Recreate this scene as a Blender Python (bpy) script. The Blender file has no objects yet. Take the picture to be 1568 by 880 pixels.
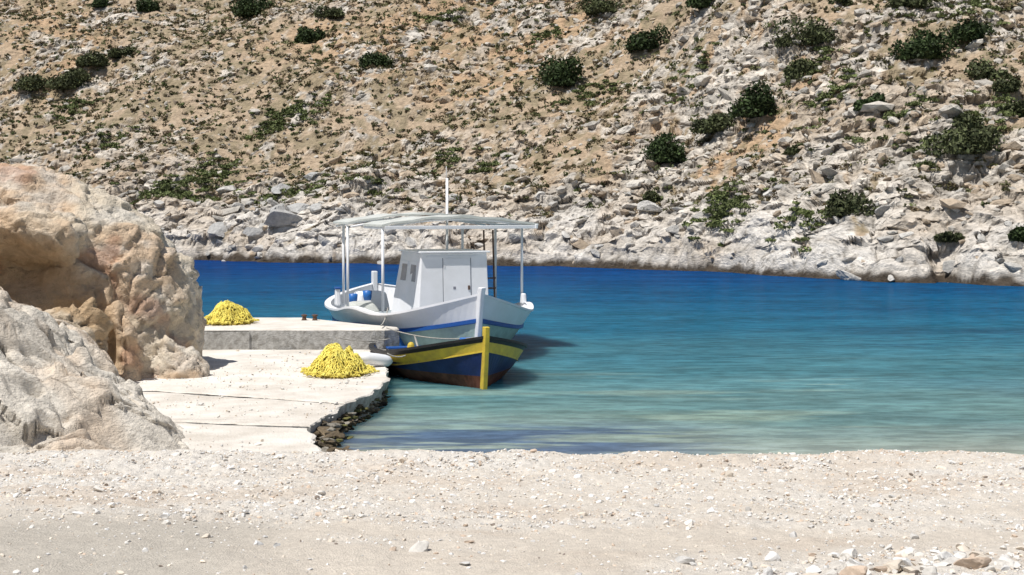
import bpy, math, numpy as np, bmesh
from mathutils import Vector
rng=np.random.default_rng(7)
scene=bpy.context.scene
# ------------------------------------------------------------ noise
def _h(ix,iy,iz,seed):
    h=(ix*374761393+iy*668265263+iz*1274126177+seed*144269504)&0xffffffff
    h=((h^(h>>13))*1274126177)&0xffffffff
    h=h^(h>>16)
    h=(h*2246822519)&0xffffffff
    h=h^(h>>15)
    return h/4294967295.0
def vnoise(x,y,z=0.0,seed=0):
    x=np.asarray(x,float);y=np.asarray(y,float)
    flat=np.isscalar(z)
    z=np.zeros_like(x)+z
    ix=np.floor(x).astype(np.int64);iy=np.floor(y).astype(np.int64);iz=np.floor(z).astype(np.int64)
    fx=x-ix;fy=y-iy;fz=z-iz
    fx=fx*fx*(3-2*fx);fy=fy*fy*(3-2*fy);fz=fz*fz*(3-2*fz)
    r=0
    for a in (0,1):
        for b in (0,1):
            for c in ((0,) if flat else (0,1)):
                w=(fx if a else 1-fx)*(fy if b else 1-fy)
                if not flat: w=w*(fz if c else 1-fz)
                r=r+w*_h(ix+a,iy+b,iz+c,seed)
    return r
def fbm(x,y,z=0.0,seed=0,o=4):
    r=0;a=.5;s=0
    for i in range(o):
        zz=0.0 if np.isscalar(z) else z*2**i
        r=r+a*vnoise(np.asarray(x)*2**i+i*17.3,np.asarray(y)*2**i+i*9.1,zz,seed+i);s+=a;a*=.5
    return r/s
def blocks(x,y,seed=0):
    ix=np.floor(x).astype(np.int64);iy=np.floor(y).astype(np.int64)
    f1=np.full(x.shape,9.);f2=np.full(x.shape,9.);val=np.zeros(x.shape);cr=np.zeros(x.shape)
    for a in (-1,0,1):
        for b in (-1,0,1):
            cx=ix+a;cy=iy+b
            px=cx+_h(cx,cy,0,seed);py=cy+_h(cx,cy,1,seed)
            dx=x-px;dy=y-py;d=np.hypot(dx,dy)
            r=_h(cx,cy,2,seed)
            v=(r-.5)*1.2+dx*(_h(cx,cy,3,seed)-.5)*1.8+dy*(_h(cx,cy,4,seed)-.5)*1.8
            m=d<f1
            f2=np.where(m,f1,np.minimum(f2,d))
            val=np.where(m,v,val);cr=np.where(m,r,cr);f1=np.where(m,d,f1)
    return val,f2-f1,cr
def ss(a,b,x):
    t=np.clip((x-a)/(b-a),0,1);return t*t*(3-2*t)
def terrace(h,p,amt):
    s=h/p-np.floor(h/p);return p*(ss(.62,1,s)-s)*amt
# ------------------------------------------------------------ mesh helpers
def np_mesh(name,V,F,mat,col=None,smooth=False,parent=None):
    V=np.asarray(V,np.float32);F=np.asarray(F,np.int32);k=F.shape[1]
    me=bpy.data.meshes.new(name)
    me.vertices.add(len(V));me.vertices.foreach_set('co',V.ravel())
    me.loops.add(F.size);me.loops.foreach_set('vertex_index',F.ravel())
    me.polygons.add(len(F));me.polygons.foreach_set('loop_start',np.arange(0,F.size,k,dtype=np.int32))
    me.update(calc_edges=True)
    me.polygons.foreach_set('use_smooth',np.full(len(me.polygons),smooth))
    if col is not None:
        at=me.color_attributes.new('col','FLOAT_COLOR','POINT')
        c=np.ones((len(V),4),np.float32);c[:,:3]=col
        at.data.foreach_set('color',c.ravel())
    if mat: me.materials.append(mat)
    ob=bpy.data.objects.new(name,me);scene.collection.objects.link(ob)
    if parent: ob.parent=parent
    return ob
def mk(name,V,F,mats,mi=None,parent=None,smooth=False,bevel=0):
    me=bpy.data.meshes.new(name);me.from_pydata([tuple(v) for v in V],[],F)
    for m in (mats if isinstance(mats,list) else [mats]): me.materials.append(m)
    if mi:
        for p,i in zip(me.polygons,mi): p.material_index=i
    for p in me.polygons: p.use_smooth=smooth
    me.update()
    ob=bpy.data.objects.new(name,me);scene.collection.objects.link(ob)
    if parent: ob.parent=parent
    if bevel:
        b=ob.modifiers.new('bevel','BEVEL');b.width=bevel;b.segments=2
    return ob
def grid_faces(nr,nc):
    i=np.arange(nr-1)[:,None]*nc+np.arange(nc-1)[None,:]
    i=i.ravel();return np.stack([i,i+1,i+nc+1,i+nc],1)
def box(name,c,s,mat,parent=None,bevel=.01,rot=0,taper=1):
    x,y,z=[a/2 for a in s];V=[]
    for dz,t in ((-z,1),(z,taper)):
        for dx,dy in ((-x,-y),(x,-y),(x,y),(-x,y)):
            a=dx*t;b=dy*t
            V.append((c[0]+a*math.cos(rot)-b*math.sin(rot),c[1]+a*math.sin(rot)+b*math.cos(rot),c[2]+dz))
    F=[(3,2,1,0),(4,5,6,7),(0,1,5,4),(1,2,6,5),(2,3,7,6),(3,0,4,7)]
    return mk(name,V,F,mat,parent=parent,bevel=bevel)
def tube(name,pts,r,mat,parent=None,n=8):
    pts=[Vector(p) for p in pts];V=[];F=[]
    for i,p in enumerate(pts):
        d=(pts[min(i+1,len(pts)-1)]-pts[max(i-1,0)]).normalized()
        u=d.cross(Vector((0,0,1)) if abs(d.z)<.9 else Vector((1,0,0))).normalized();w=d.cross(u)
        for k in range(n):
            a=2*math.pi*k/n;V.append(p+u*math.cos(a)*r+w*math.sin(a)*r)
    for i in range(len(pts)-1):
        for k in range(n):
            F.append((i*n+k,i*n+(k+1)%n,(i+1)*n+(k+1)%n,(i+1)*n+k))
    F.append(tuple(range(n))[::-1]);F.append(tuple((len(pts)-1)*n+k for k in range(n)))
    return mk(name,V,F,mat,parent=parent,smooth=True)
def sag(p,q,s,n=12):
    p=Vector(p);q=Vector(q);return [p.lerp(q,i/n)-Vector((0,0,s*4*(i/n)*(1-i/n))) for i in range(n+1)]
def empty(name,loc,rz=0):
    e=bpy.data.objects.new(name,None);e.location=loc;e.rotation_euler=(0,0,rz);scene.collection.objects.link(e);return e
# ------------------------------------------------------------ materials
def nt(name):
    m=bpy.data.materials.new(name);m.use_nodes=True
    return m,m.node_tree.nodes,m.node_tree.links,m.node_tree.nodes['Principled BSDF']
def simple(name,c,rough=.6,var=.12,scale=6,bump=.1,bscale=40,dirt=None,spec=.4,trans=0):
    m,N,L,P=nt(name)
    tc=N.new('ShaderNodeTexCoord');no=N.new('ShaderNodeTexNoise');no.inputs['Scale'].default_value=scale;no.inputs['Detail'].default_value=7;no.inputs['Roughness'].default_value=.6
    L.new(tc.outputs['Object'],no.inputs['Vector'])
    r=N.new('ShaderNodeValToRGB');e=r.color_ramp.elements
    e[0].position=.33;e[1].position=.62
    d=dirt if dirt else tuple(v*(1-2*var) for v in c)
    e[0].color=(*d,1);e[1].color=(*c,1)
    L.new(no.outputs['Fac'],r.inputs['Fac']);L.new(r.outputs['Color'],P.inputs['Base Color'])
    n2=N.new('ShaderNodeTexNoise');n2.inputs['Scale'].default_value=bscale;n2.inputs['Detail'].default_value=5
    L.new(tc.outputs['Object'],n2.inputs['Vector'])
    b=N.new('ShaderNodeBump');b.inputs['Strength'].default_value=bump;b.inputs['Distance'].default_value=.02
    L.new(n2.outputs['Fac'],b.inputs['Height']);L.new(b.outputs['Normal'],P.inputs['Normal'])
    P.inputs['Roughness'].default_value=rough;P.inputs['Specular IOR Level'].default_value=spec
    if trans:
        t=N.new('ShaderNodeBsdfTranslucent');t.inputs['Color'].default_value=(*c,1);x=N.new('ShaderNodeMixShader');x.inputs[0].default_value=trans
        L.new(P.outputs[0],x.inputs[1]);L.new(t.outputs[0],x.inputs[2]);L.new(x.outputs[0],N['Material Output'].inputs['Surface'])
    return m
def colmat(name,scale=3,lo=.75,hi=1.15,bump=.6,bscale=12,dist=.05,rough=.9,spec=.15,det=5,zs=1.):
    m,N,L,P=nt(name)
    at=N.new('ShaderNodeAttribute');at.attribute_name='col'
    tc=N.new('ShaderNodeTexCoord');mp=N.new('ShaderNodeMapping');mp.inputs['Scale'].default_value=(1,1,zs);L.new(tc.outputs['Object'],mp.inputs['Vector'])
    no=N.new('ShaderNodeTexNoise');no.inputs['Scale'].default_value=scale;no.inputs['Detail'].default_value=det;no.inputs['Roughness'].default_value=.65
    L.new(mp.outputs['Vector'],no.inputs['Vector'])
    mr=N.new('ShaderNodeMapRange');mr.inputs['From Min'].default_value=.3;mr.inputs['From Max'].default_value=.7
    mr.inputs['To Min'].default_value=lo;mr.inputs['To Max'].default_value=hi
    L.new(no.outputs['Fac'],mr.inputs['Value'])
    vm=N.new('ShaderNodeVectorMath');vm.operation='SCALE'
    L.new(at.outputs['Color'],vm.inputs[0]);L.new(mr.outputs['Result'],vm.inputs['Scale'])
    L.new(vm.outputs['Vector'],P.inputs['Base Color'])
    if bump>0:
        n2=N.new('ShaderNodeTexNoise');n2.inputs['Scale'].default_value=bscale;n2.inputs['Detail'].default_value=det;n2.inputs['Roughness'].default_value=.65
        L.new(mp.outputs['Vector'],n2.inputs['Vector'])
        b=N.new('ShaderNodeBump');b.inputs['Strength'].default_value=bump;b.inputs['Distance'].default_value=dist
        L.new(n2.outputs['Fac'],b.inputs['Height']);L.new(b.outputs['Normal'],P.inputs['Normal'])
    P.inputs['Roughness'].default_value=rough;P.inputs['Specular IOR Level'].default_value=spec
    return m
M_white=simple('white_paint',(.86,.86,.88),.45,.05,2,.05,dirt=(.78,.78,.79))
M_canvas=simple('canopy_canvas',(.78,.79,.75),.8,.1,3,.1,trans=.35)
M_blue=simple('blue_trim_paint',(.02,.10,.36),.4,.1,4,.05)
M_navy=simple('navy_hull_paint',(.010,.026,.12),.45,.2,3,.1)
M_yel=simple('yellow_paint',(.74,.54,.06),.5,.15,5,.1,dirt=(.55,.38,.06))
M_anti=simple('antifouling_brown',(.17,.065,.042),.7,.3,5,.2,spec=.2)
M_black=simple('black_rail',(.02,.02,.022),.5,.2,5,.1)
M_pgreen=simple('pale_green_bottom',(.42,.54,.48),.5,.15,4,.1)
M_deck=simple('deck_paint',(.35,.40,.42),.7,.2,5,.1)
M_metal=simple('galvanised_tube',(.68,.69,.71),.4,.1,5,.05)
M_rust=simple('rusty_steel',(.16,.09,.06),.7,.3,20,.2)
M_glass=simple('dark_window',(.22,.25,.29),.25,.1,3,0,spec=.5)
M_groove=simple('door_gap',(.25,.26,.30),.8,.1,5,0)
M_rope=simple('mooring_rope',(.42,.40,.36),.9,.2,20,.3)
M_net=simple('yellow_net',(.86,.76,.18),.8,.2,7,.3,dirt=(.66,.52,.08))
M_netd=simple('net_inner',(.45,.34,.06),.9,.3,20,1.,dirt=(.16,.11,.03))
M_bucket=simple('blue_plastic',(.03,.16,.5),.4,.1,4,.02)
# ------------------------------------------------------------ FAR HILL
def Ys(x):
    return np.interp(x,[-140,-62,-22,-8,1.4,6,11,14,17,22.5,32,45,70,140],[118,102,91.8,86,82,79.5,75.5,70.5,66,62.5,60,56,50,30])
def hill_parts(x,y):
    D=y-Ys(x)
    D=D+(fbm(x*.35,y*.35,0.,11,3)-.5)*3.0
    D=D+((fbm(x*.22,x*0+3.3,0.,13,3)-.5)*3.2+(vnoise(x*.9,x*0+1.7,0.,14)-.5)*1.2)*ss(10,0,D)
    right=ss(2,16,x)
    slope=.52+.05*right
    z=np.where(D<0,.55*D, 1.1*(1-np.exp(-np.maximum(D,0)/1.0))+slope*D)
    z=z+(fbm(x*.06,y*.06,0.,3,3)-.5)*5*ss(2,18,D)
    z=z+(vnoise((x*.8+y*.5)*.16,(y-x)*.05,0.,5)-.5)*1.8*ss(2,12,D)
    z=np.where(D>70,z-(D-70)**2*.004,z)
    rock=ss(10+8*right,3.0,D+(fbm(x*.25,y*.25,0.,21,3)-.5)*8)
    patch=ss(.49-.06*right,.62,fbm(x*.16+y*.06,y*.30,0.,31,4))
    rockm=np.clip(rock+patch*(.50+.25*right),0,1)
    return D,z,rockm,right
def hill_full(x,y):
    D,z,rk,right=hill_parts(x,y)
    wx=x+(fbm(x*.7,y*.7,0.,41,2)-.5)*1.2;wy=y+(fbm(x*.7,y*.7,0.,45,2)-.5)*1.2
    sx=wx*.8+wy*.45;sy=wy*.9-wx*.35
    b1,e1,c1=blocks(sx*.28,sy*.50,1)
    b2,e2,c2=blocks(sx*.7,sy*1.2,2)
    b3,e3,c3=blocks(sx*1.7,sy*2.6,3)
    hi=ss(-1,.8,D);ns=1-.45*ss(9,3,D)
    z=z+hi*((.10+.50*rk)*b1*ss(0,.30,e1)+(.10+.24*rk)*b2*ss(0,.30,e2)+(.10+.12*rk)*b3*ss(0,.25,e3)*ns)
    z=z+hi*(.15+.50*rk)*terrace(z+.16*x+(fbm(x*.3,y*.3,0.,47,2)-.5)*1.6,.75,.65)*ns
    z=z+hi*(fbm(x*2.0,y*2.0,0.,49,2)-.5)*.12
    return D,z,rk,right,(b1,b2,b3,c2,c3,e2,e3)
xs=np.concatenate([np.linspace(-130,-56,70)[:-1],np.linspace(-56,56,1080),np.linspace(56,120,60)[1:]])
Ds=np.concatenate([np.linspace(-5,-3,5)[:-1],np.linspace(-3,12,150)[:-1],np.linspace(12,52,270)[:-1],np.linspace(52,130,60)])
X,Dg=np.meshgrid(xs,Ds);Y=Ys(X)+Dg
D,Z,RK,RT,bl=hill_full(X,Y)
b1,b2,b3,c2,c3,e2,e3=bl
# soften sub-grid ribs along x
Zs=Z.copy();Zs[:,1:-1]=.25*Z[:,:-2]+.5*Z[:,1:-1]+.25*Z[:,2:];Z=Zs
def mixc(a,b,t): return a*(1-t[...,None])+np.array(b)*t[...,None]
v1,f1_,q1=blocks(X*.8+.5*Z,Z*1.9-.35*X+.2*Y,7);v2,f2_,q2=blocks(X*2.0+.4*Z,Z*4.5-.6*X+.3*Y,8)
ns=1-.35*ss(9,3,D)
hi=ss(0,1.5,D)*(.15+.85*RK)
Yd=Y-hi*(v1*.50*ss(0,.16,f1_)+v2*.22*ns*ss(0,.16,f2_))
Xd=X+hi*(vnoise(X*1.3,Z*2.,0.,65)-.5)*.3
soilc=np.zeros(X.shape+(3,))+np.array((.455,.35,.245))
orange=ss(.5,.68,fbm(X*.07,Y*.07,0.,51,3))*ss(0,12,D)
soilc=mixc(soilc,(.49,.335,.205),orange*.8)
soilc=mixc(soilc,(.25,.21,.13),ss(.44,.58,fbm(X*1.1,Y*1.1,0.,53,3))*.65)
rockc=np.zeros(X.shape+(3,))+np.array((.575,.52,.45))
rockc=rockc*(.72+.50*q1[...,None])*(.82+.36*q2[...,None])
rockc=mixc(rockc,(.50,.395,.285),ss(.45,.63,fbm(X*.3,Y*.3,0.,57,3))*.6)
rockc=mixc(rockc,(.74,.70,.645),ss(7,1.5,D)*.7*(.35+.65*ss(.3,.6,fbm(X*.35,Z*.8,0.,67,3))))
rockc=mixc(rockc,(.13,.11,.085),np.maximum((1-ss(.0,.10,e2))*.4,(1-ss(.0,.07,f1_))*.75))  # crevice shade painted dark along the rock block edges
rr=np.clip(ss(.24,.58,RK+(fbm(X*1.3,Y*1.3,0.,59,3)-.5)*1.3+(c3-.5)*.6),0,1)
col=soilc*(1-rr[...,None])+rockc*rr[...,None]
wet=ss(.50,.22,Z+(fbm(X*1.5,Y*1.5,0.,63,2)-.5)*.6)
col=mixc(col,(.05,.035,.022),wet*.95)
M_hill=colmat('hillside_ground',3.0,.64,1.24,1.0,5,.15,zs=1.8)
np_mesh('hillside_terrain',np.stack([Xd,Yd,Z],-1).reshape(-1,3),grid_faces(*X.shape),M_hill,col.reshape(-1,3))
def rockbase(sub,seed,cuts=7,jit=.05):
    r=np.random.default_rng(seed)
    bm=bmesh.new();bmesh.ops.create_icosphere(bm,subdivisions=sub,radius=1)
    V=np.array([v.co[:] for v in bm.verts]);F=np.array([[v.index for v in f.verts] for f in bm.faces]);bm.free()
    for i in range(cuts):
        n=r.normal(size=3);n/=np.linalg.norm(n);d=r.uniform(.40,.75)
        s=V@n;V=V-np.maximum(s-d,0)[:,None]*n
    V*=1+r.normal(size=(len(V),1))*jit
    return V,F
def scatter(name,bases,pos,scale,mat,cols,tilt=.35,seed=0,smooth=False,parent=None):
    r=np.random.default_rng(seed);n=len(pos);ch=r.integers(0,len(bases),n)
    a=r.uniform(0,6.283,n);t1=r.normal(size=n)*tilt;t2=r.normal(size=n)*tilt
    VV=[];FF=[];CC=[];off=0
    for k,(V,F) in enumerate(bases):
        I=np.where(ch==k)[0]
        if not len(I): continue
        v=V[None]*scale[I][:,None,:]
        x,y,z=v[...,0],v[...,1],v[...,2]
        c,s=np.cos(t1[I])[:,None],np.sin(t1[I])[:,None];y,z=y*c-z*s,y*s+z*c
        c,s=np.cos(t2[I])[:,None],np.sin(t2[I])[:,None];x,z=x*c+z*s,-x*s+z*c
        c,s=np.cos(a[I])[:,None],np.sin(a[I])[:,None];x,y=x*c-y*s,x*s+y*c
        P=np.stack([x,y,z],-1)+pos[I][:,None,:]
        m=len(V);VV.append(P.reshape(-1,3));FF.append((F[None]+(np.arange(len(I))*m)[:,None,None]).reshape(-1,F.shape[1])+off)
        CC.append(np.repeat(cols[I],m,0));off+=len(I)*m
    return np_mesh(name,np.concatenate(VV),np.concatenate(FF),mat,np.concatenate(CC),smooth,parent)
B2=[rockbase(2,i,9,.07) for i in range(6)];B1=[rockbase(1,20+i,3) for i in range(8)];B3=[rockbase(3,50+i,12,.03) for i in range(5)]
M_rock=colmat('limestone',4,.72,1.18,1.,9,.10)
def hillrocks(name,n,mu,sig,bases,seed,dmin=.5):
    rng=np.random.default_rng(seed)
    x=rng.uniform(-56,56,n);d=dmin+rng.uniform(0,1,n)**.9*50;y=Ys(x)+d
    _,z,rk,rt,_b=hill_full(x,y)
    keep=(np.abs(x)<y*.40)&(rng.uniform(size=n)<(.40+.5*rk+.2*rt)*(1-.8*ss(8,3,d)));x,y,z,rk=x[keep],y[keep],z[keep],rk[keep];n=len(x)
    s=np.minimum(np.exp(rng.normal(mu,sig,n))*(1+.5*rk),.7)
    sc=np.stack([s*rng.uniform(1.0,2.0,n),s*rng.uniform(.7,1.2,n),s*rng.uniform(.45,.8,n)],1)
    g=rng.uniform(.62,1.15,n)[:,None]
    cc=np.where(rng.uniform(size=n)[:,None]<.35,np.array([[.51,.41,.305]]),np.array([[.59,.545,.48]]))*g
    scatter(name,bases,np.stack([x,y,z+s*.0],1),sc,M_rock,cc,.3,1)
hillrocks('hillside_rocks',16000,-1.95,.42,B1,71)
hillrocks('hillside_rock_blocks',900,-1.3,.40,B2,72)
r=np.random.default_rng(17)
bl=[(-15.3,92.6,1.3,.8),(-13.9,92.2,1.2,.8),(-14.6,90.9,1.5,.7),(-16.6,91.2,.9,.6),(-15.6,96.5,.9,.8),(-13.6,97,.8,.7),(-12.4,91.5,.8,.6),(-19,92.5,.9,.6)]
for i in range(190):
    x=r.uniform(-24,30);d=r.uniform(-1.2,7);s=min(float(np.exp(r.normal(-1.0,.38))),.75)
    bl.append((x,float(Ys(x))+d,s,r.uniform(.5,.9)))
bl=np.array(bl);zz=hill_full(bl[:,0],bl[:,1])[1]
cc=np.array([(.54,.515,.475)])*r.uniform(.75,1.2,(len(bl),1));cc[:8]=(.46,.45,.43)
k=zz>-.25
scatter('shore_boulders',B3,np.stack([bl[:,0],bl[:,1],zz+bl[:,2]*.10],1)[k],np.stack([bl[:,2]*1.25,bl[:,2]*.8,bl[:,2]*bl[:,3]*.8],1)[k],M_rock,cc[k],.2,9)
# ---- foliage
def foliage(centers,radii,nleaf,leaf,r,squash=.75):
    Vs=[]
    for (c,R,k) in zip(centers,radii,nleaf):
        nl=max(5,int(4+R*2.5));cl=r.normal(size=(nl,3));cl/=np.linalg.norm(cl,axis=1)[:,None]
        cl*=r.uniform(.25,.70,(nl,1))*R;cl[:,2]=np.abs(cl[:,2])*squash
        cr=R*r.uniform(.26,.50,nl)
        ci=r.integers(0,nl,k)
        dd=r.normal(size=(k,3));dd/=np.linalg.norm(dd,axis=1)[:,None]
        p=cl[ci]+dd*(cr[ci]*r.uniform(.55,1.08,k))[:,None]
        p[:,2]=p[:,2]*squash;p[:,2]=np.abs(p[:,2])
        p+=np.asarray(c)
        u=r.normal(size=(k,3));u/=np.linalg.norm(u,axis=1)[:,None]
        w=np.cross(u,r.normal(size=(k,3)));w/=np.linalg.norm(w,axis=1)[:,None]
        L=leaf*r.uniform(.6,1.4,(k,1))
        Vs.append(np.stack([p-u*L,p+w*L*.5,p+u*L,p-w*L*.5],1).reshape(-1,3))
    V=np.concatenate(Vs);F=np.arange(len(V)).reshape(-1,4);return V,F
M_leaf=colmat('foliage',1.2,.5,1.5,0,5,.02,.7,.2,2)
BUSH=[(-23.5,130.1,2.15,0),(-34.3,133.0,1.34,0),(-39.5,136.0,0.94,0),(-16.9,119.2,1.15,0),(-10.4,110.8,1.27,0),(3.6,102.2,1.88,0),(-41.0,121.7,1.73,1),(-37.4,120.5,1.94,1),(-33.8,123.4,1.02,1),(-36.2,122.5,1.12,1),(9.6,102.1,1.5,0),(18.4,88.7,1.73,1),(23.6,81.7,1.5,0),(26.8,81.8,1.24,0),(15.0,85.7,1.69,0),(19.8,78.2,0.75,0),(9.5,88.0,1.45,0),(12.5,87.2,1.2,1),(25.9,77.9,1.07,1),(22.9,71.2,1.8,1),(17.0,70.9,1.17,1),(16.0,79.7,0.59,1),(8.4,83.6,0.58,1),(23.4,73.1,0.77,1),(-15.8,122.6,1.24,1),(7.1,110.2,1.62,1),(13.6,100.6,1.15,0),(24.1,87.2,1.2,1),(26.5,74.3,0.85,1),(17.8,86.5,1.19,1),(26.7,76.4,0.7,1),(21.0,90.2,0.83,1),(20.4,66.2,0.52,1),(22.5,63.5,0.5,0)]
r=np.random.default_rng(5)
for i,(x,y,R,kind) in enumerate(BUSH):
    z=hill_full(np.array([x]),np.array([y]))[1]
    R=R*(1.3 if kind==0 else 1.4);sq=1.0 if kind==0 else .85
    V,F=foliage([(x,y,z[0]-.1)],[R],[int(1800+R*800)],.125,r,sq)
    base=np.array((.034,.052,.017)) if kind==0 else np.array((.072,.082,.036))
    c=base[None]*np.repeat(r.uniform(.5,1.6,len(V)//4),4)[:,None]
    np_mesh('juniper_bush',V,F,M_leaf,c)
n=14000
x=rng.uniform(-56,56,n);y=Ys(x)+rng.uniform(4,50,n);keep=(np.abs(x)<y*.40)
x,y=x[keep],y[keep];D_,z,rk,rt=hill_parts(x,y);keep=rng.uniform(size=len(x))<(1.1-.6*rk)*(.5+.9*fbm(x*.15,y*.15,0.,77,2));x,y=x[keep],y[keep]
z=hill_full(x,y)[1]
n=len(x);R=np.exp(rng.normal(-1.0,.40,n))
V,F=foliage(np.stack([x,y,z-.03],1),R,np.full(n,26),.11,rng,.8)
pal=np.array([(.14,.11,.06),(.095,.09,.038),(.18,.14,.085),(.08,.095,.034),(.12,.12,.055)])
c=np.repeat(pal[rng.integers(0,5,n)]*rng.uniform(.7,1.3,(n,1)),26*4,0)
np_mesh('hillside_scrub',V,F,M_leaf,c)
MATS=[(-22.8,98.3,1.9,0.9,110),(-24.8,99.4,0.9,0.6,40),(-16.3,106.4,1.3,0.7,60),(-17.5,106.3,0.9,0.7,36),(-15.6,96.1,0.8,0.7,30),(-13.7,95.3,0.7,0.3,20),(18.6,82.4,0.9,0.5,36),(11.5,77.9,0.9,0.7,70),(18.1,86.6,0.8,0.4,34),(-21.1,101.0,0.8,1.0,36),(-30.7,108.8,0.9,0.5,26),(-4.2,96.8,0.7,0.4,22),(-9.1,92.5,0.5,0.3,14),(2.3,110.2,0.9,0.3,18),(12.0,95.,.8,.5,22),(-1.6,94.5,.6,.4,18),(26.,74.5,1.,.6,32),(14.5,72.,.7,.5,26),(-36,117,1.4,.7,34),(21,76,1.0,.5,30),(27,86,1.2,.8,34),(6,100,1.,.5,24),(22,72.5,1.2,.6,34),(-6,118,1.2,.6,24)]
cs=[];Rs=[]
for x0,y0,sx,sy,nn in MATS:
    x=x0+r.normal(size=nn)*sx;y=y0+r.normal(size=nn)*sy*1.2;z=hill_full(x,y)[1]+.08
    cs+=list(zip(x,y,z));Rs+=list(r.uniform(.3,.75,nn))
V,F=foliage(cs,Rs,[75]*len(cs),.10,r,.5)
c=np.repeat(np.array([(.135,.16,.06)])*r.uniform(.55,1.35,(len(V)//4,1)),4,0)
np_mesh('ground_cover_plants',V,F,M_leaf,c)
# ------------------------------------------------------------ BEACH
def beach_z(x,y):
    yy=y+(fbm(x*.5,np.zeros_like(x)+2.2,0.,81,3)-.5)*.5
    z=np.interp(yy,[-80,-5,6,9,12,15.4,16.4,17.5,18.6,20.5,26],[1.7,1.3,1.22,1.2,1.03,.76,.6,.2,-.1,-.5,-1.4])
    z=z+(fbm(x*.6,y*.6,0.,83,4)-.5)*.14+(fbm(x*3.,y*3.,0.,85,3)-.5)*.06
    z=z+.06*np.exp(-((yy-15.2)/.5)**2)*(.4+1.2*fbm(x*1.2,y*.3,0.,87,2))
    return z
xs=np.concatenate([np.linspace(-90,-9,40)[:-1],np.linspace(-9,9,620),np.linspace(9,90,40)[1:]])
ysb=np.concatenate([np.linspace(-70,7,40)[:-1],np.linspace(7,17,400)[:-1],np.linspace(17,27,60)])
X,Y=np.meshgrid(xs,ysb);Z=beach_z(X,Y)
def gravel(x,y):
    g=ss(10.8,12.4,y+(fbm(x*.5,y*.5,0.,91,3)-.5)*2.6)*.45
    g=g+ss(.42,.64,fbm(x*.7,y*1.1,0.,93,4))*.65+.8*ss(1.2,3.2,x)*ss(10.2,9.3,y)+.4*ss(-1.5,-3.,x)*ss(11.8,12.4,y)
    g=g*(1-.85*ss(-1.2,-2.2,x-(y-10)*-.2)*ss(11.3,10.5,y))
    return np.clip(g,0,1)
G=gravel(X,Y)
Z=Z+G*(vnoise(X*9,Y*9,0.,95)-.5)*.04+G*(vnoise(X*22,Y*22,0.,96)-.5)*.026
cb=np.zeros(X.shape+(3,))+np.array((.77,.685,.58))
cb=mixc(cb,(.79,.75,.69),G*.65)
cb=mixc(cb,(.68,.57,.46),ss(.5,.7,fbm(X*.6,Y*1.2,0.,97,4))*.55)
cb=mixc(cb,(.59,.54,.465),ss(-1.1,-2.4,X)*ss(11.6,10.4,Y)*.85)
cb=mixc(cb,(.34,.29,.21),ss(.12,.0,Z))
M_beach=colmat('beach_sand_gravel',18,.82,1.07,1.,60,.028)
np_mesh('beach_ground',np.stack([X,Y,Z],-1).reshape(-1,3),grid_faces(*X.shape),M_beach,cb.reshape(-1,3))
def pebbles(name,n,xr,yr,mu,sig,bases,seed,dens=None,lim=.4,zf=beach_z,parent=None,dim=1.):
    r=np.random.default_rng(seed)
    x=r.uniform(*xr,n);y=r.uniform(*yr,n);k=(np.abs(x)<y*lim)
    if dens is not None: k&=r.uniform(size=n)<dens(x,y)
    x,y=x[k],y[k];m=len(x);s=np.exp(r.normal(mu,sig,m))
    pal=np.array([(.79,.75,.69),(.75,.66,.55),(.62,.60,.57),(.63,.50,.39),(.82,.80,.77),(.28,.23,.19),(.71,.69,.66)])*dim
    cc=pal[r.choice(7,m,p=[.27,.22,.12,.11,.16,.03,.09])]*r.uniform(.8,1.05,(m,1))
    z=zf(x,y)
    scatter(name,bases,np.stack([x,y,z+s*.12],1),np.stack([s*r.uniform(.8,1.5,m),s*r.uniform(.7,1.1,m),s*r.uniform(.4,.75,m)],1),M_peb,cc,.3,seed,parent=parent)
M_peb=colmat('pebble_stone',20,.85,1.12,.4,60,.01)
pebbles('beach_pebbles',62000,(-6.5,6.5),(7.8,16.8),-4.7,.5,B1,11,lambda x,y:.10+.90*gravel(x,y))
pebbles('beach_gravel_stones',2000,(-6.5,6.5),(7.8,16.6),-3.75,.42,B2,12,lambda x,y:.03+.6*gravel(x,y)+.3*ss(14.2,15.2,y))
pebbles('loose_stones',260,(1.4,4.2),(8.4,9.9),-2.95,.42,B3,13,lambda x,y:ss(9.9,9.1,y-.25*(x-2.6)),dim=.88)
pebbles('scattered_stones',50,(-4,4),(8.8,15),-3.2,.3,B3,14,dim=.85)
# ------------------------------------------------------------ WATER
m,N,L,P=nt('sea_water')
geo=N.new('ShaderNodeNewGeometry');sep=N.new('ShaderNodeSeparateXYZ');L.new(geo.outputs['Position'],sep.inputs[0])
def noise(scale,det=4,sx=1,sy=1,rough=.5,off=0):
    mp=N.new('ShaderNodeMapping');mp.inputs['Scale'].default_value=(sx,sy,1);mp.inputs['Location'].default_value=(off,off,0);L.new(geo.outputs['Position'],mp.inputs['Vector'])
    no=N.new('ShaderNodeTexNoise');no.inputs['Scale'].default_value=scale;no.inputs['Detail'].default_value=det;no.inputs['Roughness'].default_value=rough
    L.new(mp.outputs['Vector'],no.inputs['Vector']);return no.outputs['Fac']
def math_(op,a,b):
    n=N.new('ShaderNodeMath');n.operation=op
    for i,v in enumerate((a,b)):
        if isinstance(v,(int,float)): n.inputs[i].default_value=v
        else: L.new(v,n.inputs[i])
    return n.outputs[0]
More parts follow.
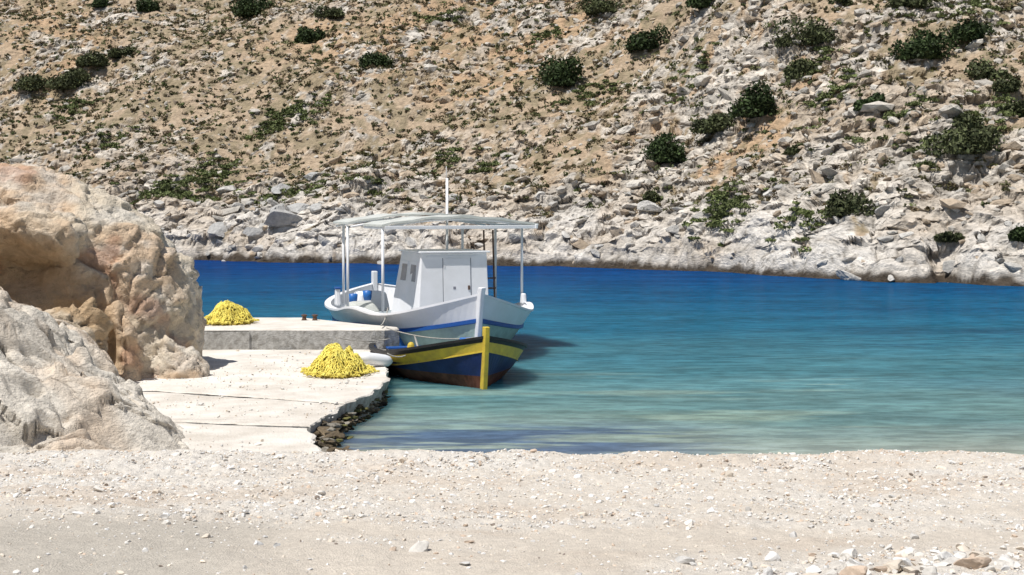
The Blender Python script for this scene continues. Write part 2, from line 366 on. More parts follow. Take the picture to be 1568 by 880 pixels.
def mrange(v,a,b,c=0,d=1):
    n=N.new('ShaderNodeMapRange');n.interpolation_type='SMOOTHSTEP'
    L.new(v,n.inputs['Value'])
    for k,q in zip(('From Min','From Max','To Min','To Max'),(a,b,c,d)): n.inputs[k].default_value=q
    return n.outputs['Result']
def mixn(f,a,b):
    n=N.new('ShaderNodeMix');n.data_type='RGBA'
    L.new(f,n.inputs[0])
    for s,v in ((n.inputs[6],a),(n.inputs[7],b)):
        if isinstance(v,tuple): s.default_value=(*v,1)
        else: L.new(v,s)
    return n.outputs[2]
warp=math_('MULTIPLY',math_('SUBTRACT',noise(.12,4,.5,1),.5),14.)
yd=math_('ADD',sep.outputs['Y'],warp)
lin=N.new('ShaderNodeMapRange');L.new(yd,lin.inputs['Value']);lin.inputs['From Min'].default_value=17;lin.inputs['From Max'].default_value=97
cr=N.new('ShaderNodeValToRGB');L.new(lin.outputs['Result'],cr.inputs['Fac'])
E=cr.color_ramp.elements
E[0].position=0;E[0].color=(.38,.37,.29,1)
E[1].position=1;E[1].color=(.0005,.030,.150,1)
for p,c in ((.04,(.25,.30,.265)),(.09,(.125,.225,.22)),(.16,(.052,.165,.20)),(.30,(.012,.108,.180)),(.48,(.003,.074,.168)),(.7,(.001,.046,.160))):
    e=E.new(p);e.color=(*c,1)
c0=cr.outputs['Color']
near=mrange(sep.outputs['Y'],20,36,1,0)
sand=math_('MULTIPLY',mrange(noise(.45,5,.35,1.3),.55,.66),near)
c1=mixn(math_('MULTIPLY',sand,.5),c0,(.34,.42,.32))
weed=math_('MULTIPLY',mrange(noise(.30,5,.5,1.2,.6,off=14),.52,.62),mrange(sep.outputs['X'],4,14,0,1))
c1=mixn(math_('MULTIPLY',weed,.35),c1,(.002,.035,.10))
grass=math_('MULTIPLY',mrange(noise(.9,5,.3,1.4,.6,off=4.3),.44,.54),math_('MULTIPLY',mrange(sep.outputs['Y'],23.6,21.8,0,1),mrange(sep.outputs['Y'],19.2,20.4,0,1)))
c2n=mixn(math_('MULTIPLY',math_('MULTIPLY',grass,mrange(sep.outputs['X'],4,1.2,.08,1)),.75),c1,(.03,.065,.16))
pale_streak=mrange(noise(1.0,4,.25,2.2,.55,off=31),.66,.72)  # pale streaks mixed into the near water colour
c2n=mixn(math_('MULTIPLY',math_('MULTIPLY',pale_streak,near),.6),c2n,(.50,.55,.44))
tint=mrange(noise(.5,5,.35,1,off=9),.3,.7,.82,1.15)
rip=mrange(noise(2.6,5,.45,1.2,.68,off=2),.36,.66,.74,1.26)  # ripple lights and darks painted into the water colour
vm=N.new('ShaderNodeVectorMath');vm.operation='SCALE';L.new(c2n,vm.inputs[0]);L.new(math_('MULTIPLY',tint,rip),vm.inputs['Scale'])
L.new(vm.outputs['Vector'],P.inputs['Base Color'])
h=math_('ADD',math_('MULTIPLY',noise(2.4,5,.6,1,.6),.6),math_('MULTIPLY',noise(8,4,.7,1,.6,3),.35))
b=N.new('ShaderNodeBump');b.inputs['Strength'].default_value=1;b.inputs['Distance'].default_value=.22;L.new(h,b.inputs['Height'])
P.inputs['Roughness'].default_value=.9;P.inputs['Specular IOR Level'].default_value=0
P.subsurface_method='BURLEY';P.inputs['Subsurface Weight'].default_value=1.0;P.inputs['Subsurface Radius'].default_value=(1.,1.6,2.);P.inputs['Subsurface Scale'].default_value=.7
gl=N.new('ShaderNodeBsdfGlossy');gl.inputs['Roughness'].default_value=.10;L.new(b.outputs['Normal'],gl.inputs['Normal'])
fr=N.new('ShaderNodeFresnel');fr.inputs['IOR'].default_value=1.33;L.new(b.outputs['Normal'],fr.inputs['Normal'])
mx=N.new('ShaderNodeMixShader');L.new(math_('MINIMUM',math_('MULTIPLY',fr.outputs[0],.5),.16),mx.inputs[0]);L.new(P.outputs[0],mx.inputs[1]);L.new(gl.outputs[0],mx.inputs[2])
L.new(mx.outputs[0],N['Material Output'].inputs['Surface'])
mk('sea_water',[(-400,14,0),(400,14,0),(400,500,0),(-400,500,0)],[(0,1,2,3)],m)
# ------------------------------------------------------------ QUAY
M_conc=simple('quay_concrete_top',(.76,.715,.65),.9,.12,1.3,1.,26,dirt=(.56,.51,.445),spec=.1)
M_side=simple('quay_concrete_side',(.46,.45,.43),.95,.2,9,1.,30,dirt=(.24,.23,.21),spec=.1)
def resample(P,step,closed=True):
    P=np.array(P,float);Q=[]
    n=len(P)
    for i in range(n if closed else n-1):
        a,b=P[i],P[(i+1)%n];k=max(1,int(np.hypot(*(b-a))/step))
        for j in range(k): Q.append(a+(b-a)*j/k)
    return np.array(Q)
def slab(name,poly,ztop,zbot,rough,mats,seed,parent=None,erode=.0,layers=7):
    Q=resample(poly,.06);n=len(Q)
    t=np.roll(Q,-1,0)-np.roll(Q,1,0);t/=np.linalg.norm(t,axis=1)[:,None]+1e-9
    nrm=np.stack([t[:,1],-t[:,0]],1)
    V=[];F=[];mi=[]
    base=(fbm(Q[:,0]*2,Q[:,1]*2,0.,seed,5)-.5)*rough*2.4
    inner=Q+nrm*(base-.03)[:,None]
    V+= [(a,b,ztop) for a,b in inner]
    for k in range(layers+1):
        z=ztop-.02+(zbot-ztop)*k/layers
        o=base+(fbm(Q[:,0]*4,Q[:,1]*4,np.zeros(n)+z*5,seed+9,4)-.5)*rough*2.2-erode*math.sin(math.pi*min(1,k/layers*1.1))
        V+=[(a[0]+b[0]*c,a[1]+b[1]*c,z) for a,b,c in zip(Q,nrm,o)]
    F.append(tuple(range(n)));mi.append(0)
    for k in range(layers+1):
        for i in range(n):
            j=(i+1)%n;F.append((k*n+i,(k+1)*n+i,(k+1)*n+j,k*n+j));mi.append(0 if k==0 else 1)
    return mk(name,V,F,mats,mi,parent)
quay=empty('concrete_quay',(0,0,0))
slab('upper_pier',[(-14,30.7),(-2.75,30.7),(-2.45,30.95),(-2.5,31.35),(-3.3,32.1),(-4.2,33.1),(-5.0,34.0),(-14,34.2)],.83,-1.2,.02,[M_conc,M_side],3,quay)
slab('pier_joint_panel',[(-9.0,30.662),(-5.66,30.662),(-5.66,30.69),(-9.0,30.69)],.80,.3,.003,[M_side,M_side],5,quay)
slab('landing_slab_far',[(-11,24.2),(-6,23.95),(-2.62,22.4),(-2.3,23.6),(-2.2,25.6),(-2.45,27.5),(-2.7,30.68),(-11,30.68)],.40,-1.2,.06,[M_conc,M_side],13,quay,.10)
slab('landing_slab_mid',[(-8,20.9),(-5,20.75),(-2.85,20.2),(-2.75,21.0),(-2.64,22.38),(-6,23.93),(-8,24.0)],.375,-1.2,.08,[M_conc,M_side],23,quay,.08)
slab('landing_slab_near',[(-5.6,17.0),(-2.35,17.2),(-2.45,18.2),(-2.7,19.2),(-2.88,20.18),(-5,20.73),(-5.6,20.8)],.35,-1.2,.09,[M_conc,M_side],33,quay,.05)
r=np.random.default_rng(3);pos=[];sc=[]
edge=np.array([(-2.15,17.9),(-2.25,18.8),(-2.45,19.6),(-2.62,20.6),(-2.55,21.6),(-2.45,22.6),(-2.25,23.7),(-2.15,25.0),(-2.3,26.5)])
eq=resample(edge,.03,False)
for p in eq:
    w=np.interp(p[1],[17.9,19.5,21,23,26.5],[.26,.30,.18,.07,.04])
    for k in range(3):
        z=r.uniform(-.15,np.interp(p[1],[17.9,19,20.5,26],[.26,.24,.28,.20]));pos.append((p[0]-.08+r.normal()*w*.55-.05,p[1]+r.normal()*.08,z));s=r.uniform(.03,.10)*(w/.2)**.3;sc.append((s*2.2,s*1.2,s*.5))
pos=np.array(pos);sc=np.array(sc)
cols=np.array([(.12,.09,.055)])*r.uniform(.3,1.8,(len(pos),1));q=r.uniform(size=len(pos));cols[q<.15]=(.16,.15,.05);cols[(q>.85)&(pos[:,2]>.1)]=(.30,.27,.22)
M_wet=colmat('stained_rock',6,.5,1.4,1,20,.05,.7,.3)
scatter('rubble_footing',B2,pos,sc,M_wet,cols,.2,4,parent=quay)
def slab_z(x,y): return np.where(y>23.9,.41,np.where(y>20.7,.385,.36))+0*x
pebbles('quay_grit',1500,(-6.5,-2.6),(17.3,30.5),-4.4,.5,B1,15,lambda x,y:ss(.45,.65,fbm(x*.8,y*.8,0.,401,3))*.9+.06,zf=slab_z)
# ------------------------------------------------------------ BOULDER
def displaced_union(name,ells,voxel,fn,mat,colfn,smooth=True):
    bm=bmesh.new()
    for (c,rad,rz) in ells:
        res=bmesh.ops.create_icosphere(bm,subdivisions=4,radius=1)
        for v in res['verts']:
            p=v.co;x,y,z=p.x*rad[0],p.y*rad[1],p.z*rad[2]
            v.co=Vector((c[0]+x*math.cos(rz)-y*math.sin(rz),c[1]+x*math.sin(rz)+y*math.cos(rz),c[2]+z))
    me=bpy.data.meshes.new(name);bm.to_mesh(me);bm.free()
    ob=bpy.data.objects.new(name,me);scene.collection.objects.link(ob)
    md=ob.modifiers.new('r','REMESH');md.mode='VOXEL';md.voxel_size=voxel
    dg=bpy.context.evaluated_depsgraph_get();ev=ob.evaluated_get(dg);m2=bpy.data.meshes.new_from_object(ev)
    ob.modifiers.clear();ob.data=m2
    n=len(m2.vertices);co=np.zeros(n*3,np.float32);m2.vertices.foreach_get('co',co);co=co.reshape(-1,3).astype(float)
    no=np.zeros(n*3,np.float32);m2.vertices.foreach_get('normal',no);no=no.reshape(-1,3)
    co=fn(co,no)
    m2.vertices.foreach_set('co',co.astype(np.float32).ravel());m2.update()
    m2.polygons.foreach_set('use_smooth',np.full(len(m2.polygons),smooth))
    at=m2.color_attributes.new('col','FLOAT_COLOR','POINT');c=np.ones((n,4),np.float32);c[:,:3]=colfn(co);at.data.foreach_set('color',c.ravel())
    m2.materials.clear();m2.materials.append(mat)
    return ob
def w3(p,scale,seed,tilt=0):
    q=p*scale;ip=np.floor(q).astype(np.int64);f1=np.full(len(p),9.);f2=f1.copy();cr=np.zeros(len(p));pl=np.zeros(len(p))
    for a in (-1,0,1):
        for b in (-1,0,1):
            for c in (-1,0,1):
                i,j,k=ip[:,0]+a,ip[:,1]+b,ip[:,2]+c
                o=np.stack([i+_h(i,j,k,seed),j+_h(i,j,k,seed+1),k+_h(i,j,k,seed+2)],1)
                dv=q-o;d=np.linalg.norm(dv,axis=1);m=d<f1;rr=_h(i,j,k,seed+3)
                v=rr-.5+dv[:,0]*(_h(i,j,k,seed+4)-.5)*1.6+dv[:,1]*(_h(i,j,k,seed+5)-.5)*1.6+dv[:,2]*(_h(i,j,k,seed+6)-.5)*1.6
                f2=np.where(m,f1,np.minimum(f2,d));cr=np.where(m,rr,cr);pl=np.where(m,v,pl);f1=np.where(m,d,f1)
    return f2-f1,cr,pl
DENTS=[((-8.9,24.6,2.35),(.95,1.2,.62),.95),((-8.0,24.6,1.35),(.6,1.0,.8),.7),((-7.25,24.6,.95),(.30,.9,.55),1.1),((-9.6,24.6,1.5),(.6,1,.9),.5),((-7.4,24.8,2.2),(.35,1.,.5),.2),((-6.5,25.2,.7),(.22,.9,.4),.3)]
def boulder_fn(co,no):
    x,y,z=co.T
    d=(fbm(x*.5,y*.5,z*.5,101,4)-.5)*.45
    e,c,pl=w3(co*np.array((1,1,.8))+(fbm(x,y,z,131,2)-.5)[:,None]*.5,.6,111)
    d=d+pl*.24*ss(0,.16,e)-.03*(1-ss(0,.04,e))
    e2,c2_,pl2=w3(co+(fbm(x*2,y*2,z*2,133,2)-.5)[:,None]*.4,1.7,117)
    d=d+pl2*.12*ss(0,.10,e2)-.03*(1-ss(0,.04,e2))
    e3,_,pl3=w3(co,5.,119)
    d=d+pl3*.05*ss(0,.08,e3)
    d=d+(fbm(x*3.,y*3.,z*3.,141,5)-.5)*.14
    co=co+no*d[:,None]
    for (c0,rd,a) in DENTS:
        g=np.exp(-(((co-np.array(c0))/np.array(rd))**2).sum(1))
        co[:,1]+=a*g
    return co
def boulder_col(co):
    x,y,z=co.T
    c=np.zeros((len(co),3))+np.array((.77,.67,.53))
    t=ss(.42,.62,fbm(x*.8,y*.8,z*.8,151,4));c=mixc(c,(.68,.46,.29),t*.6)
    t=ss(.45,.65,fbm(x*1.5,y*1.5,z*3,161,4));c=mixc(c,(.81,.76,.68),t*.6)
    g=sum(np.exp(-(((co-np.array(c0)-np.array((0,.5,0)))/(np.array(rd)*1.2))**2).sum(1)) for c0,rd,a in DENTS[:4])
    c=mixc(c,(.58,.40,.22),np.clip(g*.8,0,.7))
    c=mixc(c,(.52,.26,.16),ss(.60,.72,fbm(x*1.2,y*1.2,z*1.2,171,4))*.5)
    return c
M_boul=colmat('ochre_limestone',4,.75,1.12,1.,12,.10,det=8)
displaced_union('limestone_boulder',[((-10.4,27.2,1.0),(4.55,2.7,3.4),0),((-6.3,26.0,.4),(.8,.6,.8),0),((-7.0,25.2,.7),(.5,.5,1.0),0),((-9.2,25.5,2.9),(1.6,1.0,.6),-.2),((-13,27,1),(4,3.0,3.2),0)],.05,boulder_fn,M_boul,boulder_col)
def small_fn(co,no):
    x,y,z=co.T
    e,c,pl=w3(co,1.6,211);e2,c2,pl2=w3(co,4.,213)
    return co+no*(pl*.30*ss(0,.10,e)+pl2*.09*ss(0,.1,e2)+(fbm(x*4,y*4,z*4,221,4)-.5)*.12)[:,None]
def small_col(co):
    x,y,z=co.T
    c=np.zeros((len(co),3))+np.array((.58,.42,.26));return mixc(c,(.68,.58,.45),ss(.45,.6,fbm(x*1.6,y*1.6,z*1.6,231,4))*.7)
displaced_union('fallen_boulder',[((-7.62,24.3,1.25),(.58,.5,.52),.2),((-7.35,24.35,1.1),(.42,.45,.42),0),((-8.1,24.3,.7),(.7,.5,.6),0)],.035,small_fn,M_boul,small_col)
displaced_union('pale_rock',[((-7.15,31.6,.98),(.22,.2,.2),.2),((-7.0,31.7,.9),(.2,.2,.14),0)],.03,lambda co,no:co+no*((fbm(co[:,0]*5,co[:,1]*5,co[:,2]*5,3,3)-.5)*.1)[:,None],M_boul,lambda co:np.zeros((len(co),3))+np.array((.7,.67,.6)))
# ------------------------------------------------------------ OUTCROP (pale bedrock slope, lower left)
xs=np.linspace(-14,-3.2,640);ys_=np.linspace(14.6,25.5,600);X,Y=np.meshgrid(xs,ys_)
core=np.maximum(0,(-4.0-.42*(Y-18)-X+(fbm(X*.8,Y*.8,0.,301,4)-.5)*1.9))
prof=np.interp(Y,[14.8,15.8,17.0,18.2,20.,22.,24,25.5],[-.3,.05,.6,1.0,1.15,1.1,.75,.1])
h0=.78*core**.95*prof
sx=X*.75+Y*.55;sy=Y*.85-X*.55
wx=(fbm(X*1.2,Y*1.2,0.,311,3)-.5)
b1,e1,c1_=blocks(sx*.6+wx*.6,sy*1.3+wx,301);b2,e2,c2_=blocks(sx*1.5+wx,sy*3.2+wx,302);b3,e3,c3_=blocks(sx*4,sy*7,303)
am=ss(.02,.45,h0)
Z=.24+h0+am*(b1*.26*ss(0,.18,e1)+b2*.12*ss(0,.18,e2)+b3*.045*ss(0,.15,e3))+(fbm(X*3,Y*3,0.,321,5)-.5)*.12*am-.35*(1-ss(.0,.12,h0))
Z=Z+am*terrace(Z+.5*X-.25*Y+wx*.6,.30,.40)
Z=np.where(Y<16.6,Z+0.30*ss(16.8,15.6,Y)*am,Z)
v1,f1_,q1=blocks(X*.9+Z*1.0,Z*2.0+X*1.0+wx,305)
dsp=am*(v1*.12*ss(0,.15,f1_))
co=np.zeros(X.shape+(3,))+np.array((.76,.695,.60))
co=co*(.85+.22*q1[...,None])*(.89+.2*c2_[...,None])
co=mixc(co,(.72,.54,.38),ss(.42,.60,fbm(X*.7,Y*.7,0.,331,4))*.65)
co=mixc(co,(.24,.19,.14),am*(1-ss(.0,.04,f1_))*.55+am*(1-ss(0,.05,e2))*.35)
np_mesh('rock_outcrop',np.stack([X+dsp*.5,Y-dsp,Z],-1).reshape(-1,3),grid_faces(*X.shape),colmat('pale_limestone',6,.75,1.1,1.,16,.06,det=8,zs=1.6),co.reshape(-1,3),True)
# ------------------------------------------------------------ FISHING NETS
def net_pile(name,loc,rx,ry,h,seed,n=260):
    r=np.random.default_rng(seed);e=empty(name,loc)
    xs=np.linspace(-1.2,1.2,60);X,Y=np.meshgrid(xs,xs)
    def hz(x,y):
        R=np.hypot(x,y)*(.8+.45*vnoise(np.asarray(x)*1.5+seed,np.asarray(y)*1.5,0.,seed+3))
        return h*np.clip(1-R**2.3,-.1,1)*(.45+.9*vnoise(np.asarray(x)*3.2+seed,np.asarray(y)*3.2,0.,seed))
    Z=hz(X,Y)-.03
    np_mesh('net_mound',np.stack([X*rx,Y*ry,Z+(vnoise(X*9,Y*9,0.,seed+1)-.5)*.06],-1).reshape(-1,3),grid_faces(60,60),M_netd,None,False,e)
    cu=bpy.data.curves.new('net_strands','CURVE');cu.dimensions='3D';cu.bevel_depth=.010;cu.bevel_resolution=0
    for i in range(n):
        a=r.uniform(0,6.28);q=r.uniform(0,1.0)**.6;x=q*math.cos(a);y=q*math.sin(a);hd=r.uniform(0,6.28);k=24;lift=r.uniform(0,.05)
        P=[]
        for j in range(k):
            hd+=r.normal()*1.0;x+=math.cos(hd)*.05;y+=math.sin(hd)*.05
            if math.hypot(x,y)>1.12: hd+=2.5
            P.append((x*rx,y*ry,max(.012,float(hz(np.array(x),np.array(y))))+lift+r.uniform(0,.04)))
        sp=cu.splines.new('POLY');sp.points.add(k-1)
        for p,pt in zip(P,sp.points): pt.co=(*p,1)
    cu.materials.append(M_net);ob=bpy.data.objects.new('net_strands',cu);scene.collection.objects.link(ob);ob.parent=e
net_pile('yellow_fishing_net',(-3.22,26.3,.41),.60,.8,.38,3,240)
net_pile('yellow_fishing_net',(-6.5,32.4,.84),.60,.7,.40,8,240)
# ------------------------------------------------------------ BOATS
def hull(name,Lh,b,tm,pa,pb,sheer,rows,deckz,mats,parent,rake=.3,draft=.4,nst=40,inm=0,deckm=0,capm=0,wall=.07,bowflare=1.0,pmid=.38):
    ts=np.linspace(0,1,nst)**1.3
    def half(t):
        w=b*(1-(1-t/tm)**pa) if t<tm else b*(1-((t-tm)/(1-tm))**pb)
        return max(w,.012)
    def pt(t,z,inset=0):
        sh=sheer(t);u=(z+draft)/(sh+draft);u=min(max(u,0),1)
        p=pmid+(bowflare-pmid)*max(0,1-t/.35)**1.2+(.5)*max(0,(t-.7)/.3)**1.5
        w=max(half(t)*u**p-inset,.004)
        y=t*Lh+rake*(1-u)*max(0,1-t/.3)**2-.5*rake*(1-u)*max(0,(t-.7)/.3)**2
        return w,y,z
    V=[];F=[];mi=[]
    nr=len(rows)
    for t in ts:
        zs=[f(sheer(t)) for f,_ in rows]
        for z in zs:
            w,y,zz=pt(t,z);V.append((w,y,zz))
        sh=sheer(t);yo=.06 if t<.02 else 0
        w,y,zz=pt(t,sh,wall);V.append((w,y+yo,sh))
        dz=deckz(t);w,y,zz=pt(t,dz,wall);V.append((w,y+yo,dz));V.append((0,y+yo,dz+.02))
    k=nr+3
    for i in range(nst-1):
        for j in range(k-1):
            a=i*k+j;F.append((a,a+k,a+k+1,a+1))
            mi.append(rows[j+1][1] if j<nr-1 else (capm if j==nr-1 else (inm if j==nr else deckm)))
    n0=len(V);V2=[(-x,y,z) for x,y,z in V];F2=[tuple(n0+q for q in f[::-1]) for f in F]
    mk(name,V+V2,F+F2,mats,mi+mi,parent)
    return pt,half
def strip(name,pt,half,sheer,off,w,hgt,mat,parent,t0=0.0,t1=1.0,n=50,out=.02):
    for sgn,sd in ((1,'right'),(-1,'left')):
        V=[];F=[]
        for i in range(n):
            t=t0+(t1-t0)*(i/(n-1))**1.3;z=sheer(t)+off
            for dz,o in ((-hgt/2,-.01),(-hgt/2,out),(hgt/2,out),(hgt/2,-w)):
                ww,y,_=pt(t,z)
                V.append((sgn*max(ww+o,.002),y,z+dz))
        for i in range(n-1):
            for j in range(4):
                a=i*4+j;bq=i*4+(j+1)%4;f=(a,bq,bq+4,a+4);F.append(f if sgn<0 else f[::-1])
        F+= [(0,1,2,3),(n*4-1,n*4-2,n*4-3,n*4-4)]
        mk(name+'_'+sd,V,F,mat,parent=parent)
# --- small rowing boat
sb=empty('wooden_rowing_boat',(-.49,27.05,0),math.radians(18))
shS=lambda t:.50+.50*max(0,1-t/.55)**1.9+.10*max(0,(t-.6)/.4)**2
rowsS=[(lambda s:-.35,0),(lambda s:-.12,0),(lambda s:.24,0),(lambda s:.27+.16*s,1),(lambda s:s-.25,1),(lambda s:s-.085,2),(lambda s:s,3)]
ptS,hfS=hull('hull',5.9,1.50,.5,2.8,2.4,shS,rowsS,lambda t:.26,[M_anti,M_navy,M_yel,M_black,M_deck,M_bucket],sb,.18,.35,44,5,4,3,.06,.95)
strip('gunwale_rail',ptS,hfS,shS,.005,.09,.05,M_black,sb,.0,1,out=.03)
strip('rubbing_strake',ptS,hfS,shS,-.265,.02,.03,M_yel,sb,.0,1,out=.015)
V=[];F=[]
prof=[(-.30,.25),(.0,.13),(.5,.05),(1.0,-.02),(1.20,-.04)]
for z,y in prof:
    for dx,dy in ((-.045,-.06),(.045,-.06),(.06,.10),(-.06,.10)): V.append((dx,y+dy,z))
for i in range(len(prof)-1):
    for j in range(4): F.append((i*4+j,i*4+(j+1)%4,i*4+4+(j+1)%4,i*4+4+j))
F.append((3,2,1,0));a=4*(len(prof)-1);F.append((a,a+1,a+2,a+3))
mk('stem_post',V,F,M_yel,parent=sb,bevel=.012)
for yy,ww in ((1.35,1.05),(2.6,1.25),(4.0,1.05)):
    box('thwart',(0,yy,.45),(ww*2-.08,.24,.04),M_blue,sb)
box('foredeck',(0,.75,.62),(.7,.5,.04),M_blue,sb,.01,0)
box('rope_locker',(-.16,.75,.80),(.26,.26,.26),M_bucket,sb,.03)
box('outboard_cover',(.14,.8,.84),(.22,.2,.16),M_white,sb,.04)
box('yellow_fuel_can',(-1.0,1.9,.60),(.24,.22,.34),M_yel,sb,.05,taper=.45)
tube('oar',[(-.9,1.6,.58),(-.3,4.4,.66)],.022,M_rope,sb)
tube('painter_rope',sag((0,.15,1.0),(-1.2,3.2,.95),.12),.012,M_rope,sb)
tube('stern_mooring_line',sag((-.9,4.2,.62),(-2.15,3.9,.72),.06),.014,M_rope,sb)
def lathe(name,prof,mat,parent,loc=(0,0,0),rot=(0,0,0),n=20):
    V=[];F=[]
    for r_,z in prof:
        for k in range(n):
            a=2*math.pi*k/n;V.append((r_*math.cos(a),r_*math.sin(a),z))
    for i in range(len(prof)-1):
        for k in range(n): F.append((i*n+k,i*n+(k+1)%n,(i+1)*n+(k+1)%n,(i+1)*n+k))
    F.append(tuple(range(n))[::-1]);F.append(tuple((len(prof)-1)*n+k for k in range(n)))
    o=mk(name,V,F,mat,parent=parent,smooth=True);o.location=loc;o.rotation_euler=rot;return o
fd=empty('white_boat_fender',(-2.62,27.4,.54));
lathe('fender_body',[(.03,-.36),(.06,-.33),(.10,-.28),(.115,-.2),(.12,0),(.115,.2),(.10,.28),(.06,.33),(.03,.36)],M_white,fd,(0,0,0),(math.radians(80),0,math.radians(-55)))
tube('fender_line',sag((.2,.2,.1),(.55,.3,.05),.05),.012,M_rope,fd)
# --- big caique
cb_=empty('caique_fishing_boat',(-.69,31.15,0),math.radians(20))
shB=lambda t:.98+.58*max(0,1-t/.22)**1.7+.16*math.exp(-((t-.30)/.10)**2)+.34*max(0,(t-.5)/.5)**2
rowsB=[(lambda s:-.5,0),(lambda s:-.2,0),(lambda s:.12,0),(lambda s:.12+.30*(s-.12),1),(lambda s:.12+.56*(s-.12),1),(lambda s:.12+.60*(s-.12),2),(lambda s:s-.05,3),(lambda s:s,3)]
ptB,hfB=hull('hull',9.3,2.26,.44,3.1,2.7,shB,rowsB,lambda t:.62,[M_anti,M_pgreen,M_blue,M_white,M_deck],cb_,.35,.5,56,3,4,3,.09,.8)
strip('blue_rubbing_band',ptB,hfB,lambda t:.12+.60*(shB(t)-.12),0,.02,.085,M_blue,cb_,0,1,out=.04)
strip('cap_rail',ptB,hfB,shB,.0,.13,.05,M_white,cb_,0,1,out=.03)
V=[];F=[];prof=[(-.4,.5),(.2,.27),(.8,.12),(1.4,-.02),(1.62,-.10),(1.72,-.16)]
for z,y in prof:
    for dx,dy in ((-.05,-.09),(.05,-.09),(.075,.12),(-.075,.12)): V.append((dx,y+dy,z))
for i in range(len(prof)-1):
    for j in range(4): F.append((i*4+j,i*4+(j+1)%4,i*4+4+(j+1)%4,i*4+4+j))
F.append((3,2,1,0));a=4*(len(prof)-1);F.append((a,a+1,a+2,a+3))
mk('stem_post',V,F,M_white,parent=cb_,bevel=.02)
box('stern_post',(0,9.25,1.25),(.14,.2,.85),M_white,cb_,.02)
box('quarter_post',(-2.15,4.5,1.28),(.13,.2,.40),M_white,cb_,.03,taper=.8)
box('quarter_post_cap',(-2.15,4.5,1.50),(.14,.2,.04),M_blue,cb_,.01)
box('shoulder_post',(2.12,3.0,1.24),(.12,.2,.26),M_white,cb_,.03,taper=.8)
cx,cy0,cy1,cw,zb,zt=0.28,2.75,4.55,.86,.55,2.38
V=[(cx-cw-.06,cy0-.05,zb),(cx+cw+.02,cy0-.05,zb),(cx+cw+.02,cy1+.1,zb),(cx-cw-.25,cy1+.1,zb),(cx-cw+.06,cy0+.06,zt),(cx+cw-.03,cy0+.06,zt+.0),(cx+cw-.03,cy1,zt),(cx-cw+.06,cy1,zt)]
F=[(3,2,1,0),(4,5,6,7),(0,1,5,4),(1,2,6,5),(2,3,7,6),(3,0,4,7)]
mk('cabin_walls',V,F,M_white,parent=cb_,bevel=.02)
box('cabin_roof',(cx+.015,(cy0+cy1)/2,zt+.022),(cw*2+.04,cy1-cy0+.06,.04),M_white,cb_,.012)
def fy(z): return cy0-.05+(z-zb)/(zt-zb)*.11
def vstrip(name,x,z0,z1,w,mat,o=.004):
    x=x+cx
    V=[(x-w/2,fy(z0)-o,z0),(x+w/2,fy(z0)-o,z0),(x+w/2,fy(z1)-o,z1),(x-w/2,fy(z1)-o,z1),(x-w/2,fy(z0)+.01,z0),(x+w/2,fy(z0)+.01,z0),(x+w/2,fy(z1)+.01,z1),(x-w/2,fy(z1)+.01,z1)]
    mk(name,V,[(0,1,2,3),(1,5,6,2),(4,0,3,7),(3,2,6,7),(4,5,1,0)],mat,parent=cb_)
vstrip('door_gap_left',-.28,.85,2.26,.016,M_groove)
vstrip('door_gap_right',.42,.85,2.26,.016,M_groove)
vstrip('door_leaf',.07,.85,2.25,.66,M_white,.014)
for z in (1.1,2.0): vstrip('door_hinge',-.24,z,z+.10,.05,M_metal,.018)
vstrip('door_handle',.36,1.5,1.60,.05,M_rust,.03)
vstrip('vent',.0,1.52,1.58,.06,M_groove,.02)
vstrip('front_rail',-.03,2.27,2.305,1.3,M_white,.02)
def sx_(y,z):
    t=(z-zb)/(zt-zb);a=np.interp(y,[cy0-.05,cy1+.1],[cx-cw-.06,cx-cw-.25]);bq=cx-cw+.06;return a+(bq-a)*t
def side_panel(name,y0,y1,z0,z1,mat,o):
    V=[(sx_(y,z)-o,y,z) for y,z in ((y0,z0),(y1,z0),(y1,z1),(y0,z1))]+[(sx_(y,z)+.01,y,z) for y,z in ((y0,z0),(y1,z0),(y1,z1),(y0,z1))]
    mk(name,V,[(3,2,1,0),(0,1,5,4),(1,2,6,5),(2,3,7,6),(3,0,4,7)],mat,parent=cb_)
for y0 in (3.0,3.72):
    side_panel('window_frame',y0,y0+.56,1.62,2.16,M_white,.025);side_panel('window_glass',y0+.07,y0+.49,1.69,2.09,M_glass,.031)
def canopy(name,y0,y1,x0,x1,z0,rise,parent,th=.05):
    n=16;V=[];F=[];hw=(x1-x0)/2;xc=(x0+x1)/2
    for y in (y0,y1):
        for o in (0,-th):
            for k in range(n+1):
                x=-hw+2*hw*k/n;V.append((xc+x,y,z0+rise*(1-(x/hw)**2)+.015*math.sin(k*1.7)+o))
    m=2*(n+1)
    for k in range(n):
        F.append((k,k+1,m+k+1,m+k));F.append((n+1+k+1,n+1+k,m+n+1+k,m+n+1+k+1));F.append((k+1,k,n+1+k,n+2+k));F.append((m+k,m+k+1,m+n+2+k,m+n+1+k))
    F.append((0,m,m+n+1,n+1));F.append((n,n+n+1,m+n+n+1,m+n))
    mk(name,V,F,M_canvas,parent=parent)
canopy('canopy_front',2.75,4.6,-1.50,2.42,3.06,.20,cb_);canopy('canopy_rear',4.63,6.3,-1.85,2.30,3.10,.22,cb_)
box('canopy_side_beam',(2.36,4.4,3.0),(.06,3.4,.10),M_white,cb_);box('canopy_side_beam.001',(-1.45,3.7,3.0),(.06,1.8,.10),M_white,cb_);box('canopy_front_beam',(.45,2.77,2.99),(3.76,.05,.08),M_white,cb_)
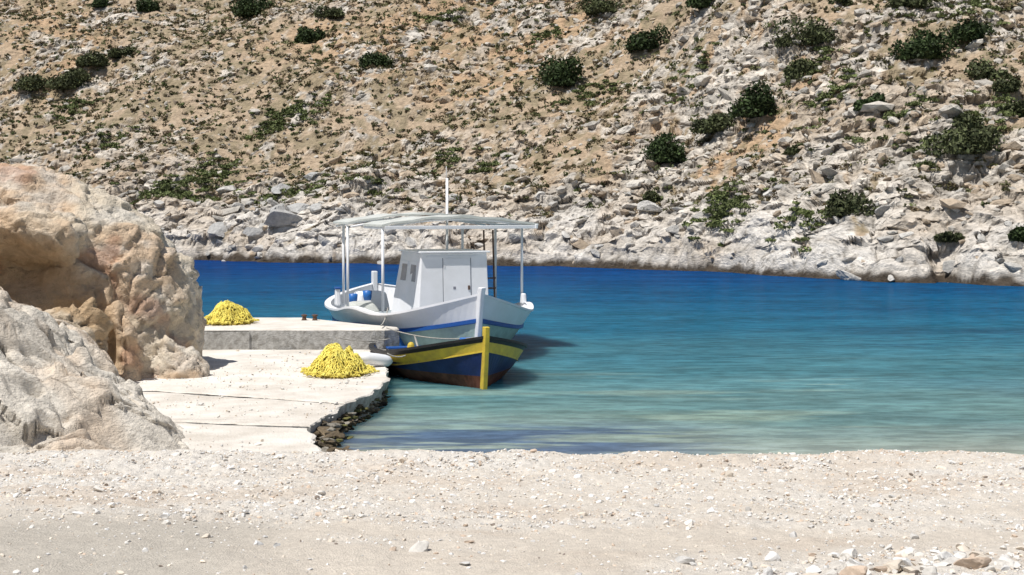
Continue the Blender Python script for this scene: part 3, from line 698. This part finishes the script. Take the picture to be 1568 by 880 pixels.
for y,xa,xb in ((2.85,-1.45,2.35),(4.6,-1.8,2.25),(6.2,-1.8,2.25)):
    tube('canopy_bow',[(xa+(xb-xa)*k/12,y,2.99+.19*(1-((k-6)/6)**2)) for k in range(13)],.025,M_white,cb_)
for x,y,zb_ in ((-1.45,2.85,1.1),(2.12,3.1,1.1),(-1.80,4.9,1.0),(2.1,5.0,1.0),(-1.6,6.2,1.1),(1.6,6.2,1.1)):
    tube('canopy_pole',[(x,y,zb_-.1),(x,y,3.02)],.034,M_white,cb_)
tube('mast',[(.72,4.75,.6),(.72,4.75,4.2)],.034,M_white,cb_)
tube('antenna',[(.70,4.75,4.1),(.70,4.75,4.5)],.008,M_metal,cb_)
for x in (1.50,1.74): tube('ladder_rail',[(x,4.0,.7),(x-.06,4.0,2.9)],.024,M_rust,cb_)
for z in (.95,1.2,1.45,1.7): tube('ladder_rung',[(1.48,4.0,z),(1.76,4.0,z)],.02,M_rust,cb_)
box('net_reel_housing',(-.9,6.2,1.05),(.9,.8,.5),M_white,cb_,.08,taper=.8)
for bx,by,bz in ((-1.5,5.6,1.12),(-1.15,5.5,1.2)):
    lathe('blue_bucket',[(.09,0),(.11,.1),(.12,.24),(.11,.24),(.10,.1),(.08,.02)],M_bucket,cb_,(bx,by,bz-.08))
box('net_heap_white',(-1.35,5.4,.95),(.9,.9,.3),M_canvas,cb_,.1,taper=.6)
box('fish_crate',(.35,2.35,.86),(.22,.26,.14),M_blue,cb_,.02)
box('winch',(-.05,2.45,.90),(.12,.12,.2),M_rust,cb_,.03)
tube('mooring_line',sag((-1.5,2.2,1.15),(-2.1,.55,.90),.08),.016,M_rope,cb_)
bo=empty('mooring_bollard',(-4.85,33.2,.83))
lathe('post',[(.07,0),(.05,.03),(.045,.09),(.07,.11),(.07,.13),(.03,.14)],M_rust,bo)
lathe('post.001',[(.07,0),(.05,.03),(.045,.09),(.07,.11),(.07,.13),(.03,.14)],M_rust,bo,(.25,-.02,0))
# ------------------------------------------------------------ LIGHT, WORLD, CAMERA
to=Vector((-.32,-.29,.90)).normalized()
w=bpy.data.worlds.new('World');scene.world=w;w.use_nodes=True;wn=w.node_tree
sky=wn.nodes.new('ShaderNodeTexSky');sky.sky_type='NISHITA';sky.sun_disc=False
sky.sun_elevation=math.asin(to.z);sky.sun_rotation=math.atan2(to.x,to.y)
bg=wn.nodes['Background'];wn.links.new(sky.outputs['Color'],bg.inputs['Color']);bg.inputs['Strength'].default_value=.07
sl=bpy.data.lights.new('sun','SUN');sl.energy=5.0;sl.angle=math.radians(.5);sl.color=(1,.97,.92)
so=bpy.data.objects.new('sun',sl);so.rotation_euler=to.to_track_quat('Z','Y').to_euler();so.location=(0,0,50);scene.collection.objects.link(so)
cam=bpy.data.cameras.new('camera');cam.lens=50;cam.sensor_width=36;cam.shift_y=-125/1568;cam.clip_end=2000
co_=bpy.data.objects.new('camera',cam);co_.location=(0,0,3.5);co_.rotation_euler=(math.radians(90),0,0);scene.collection.objects.link(co_);scene.camera=co_
scene.view_settings.view_transform='Standard';scene.view_settings.look='None';scene.view_settings.exposure=0
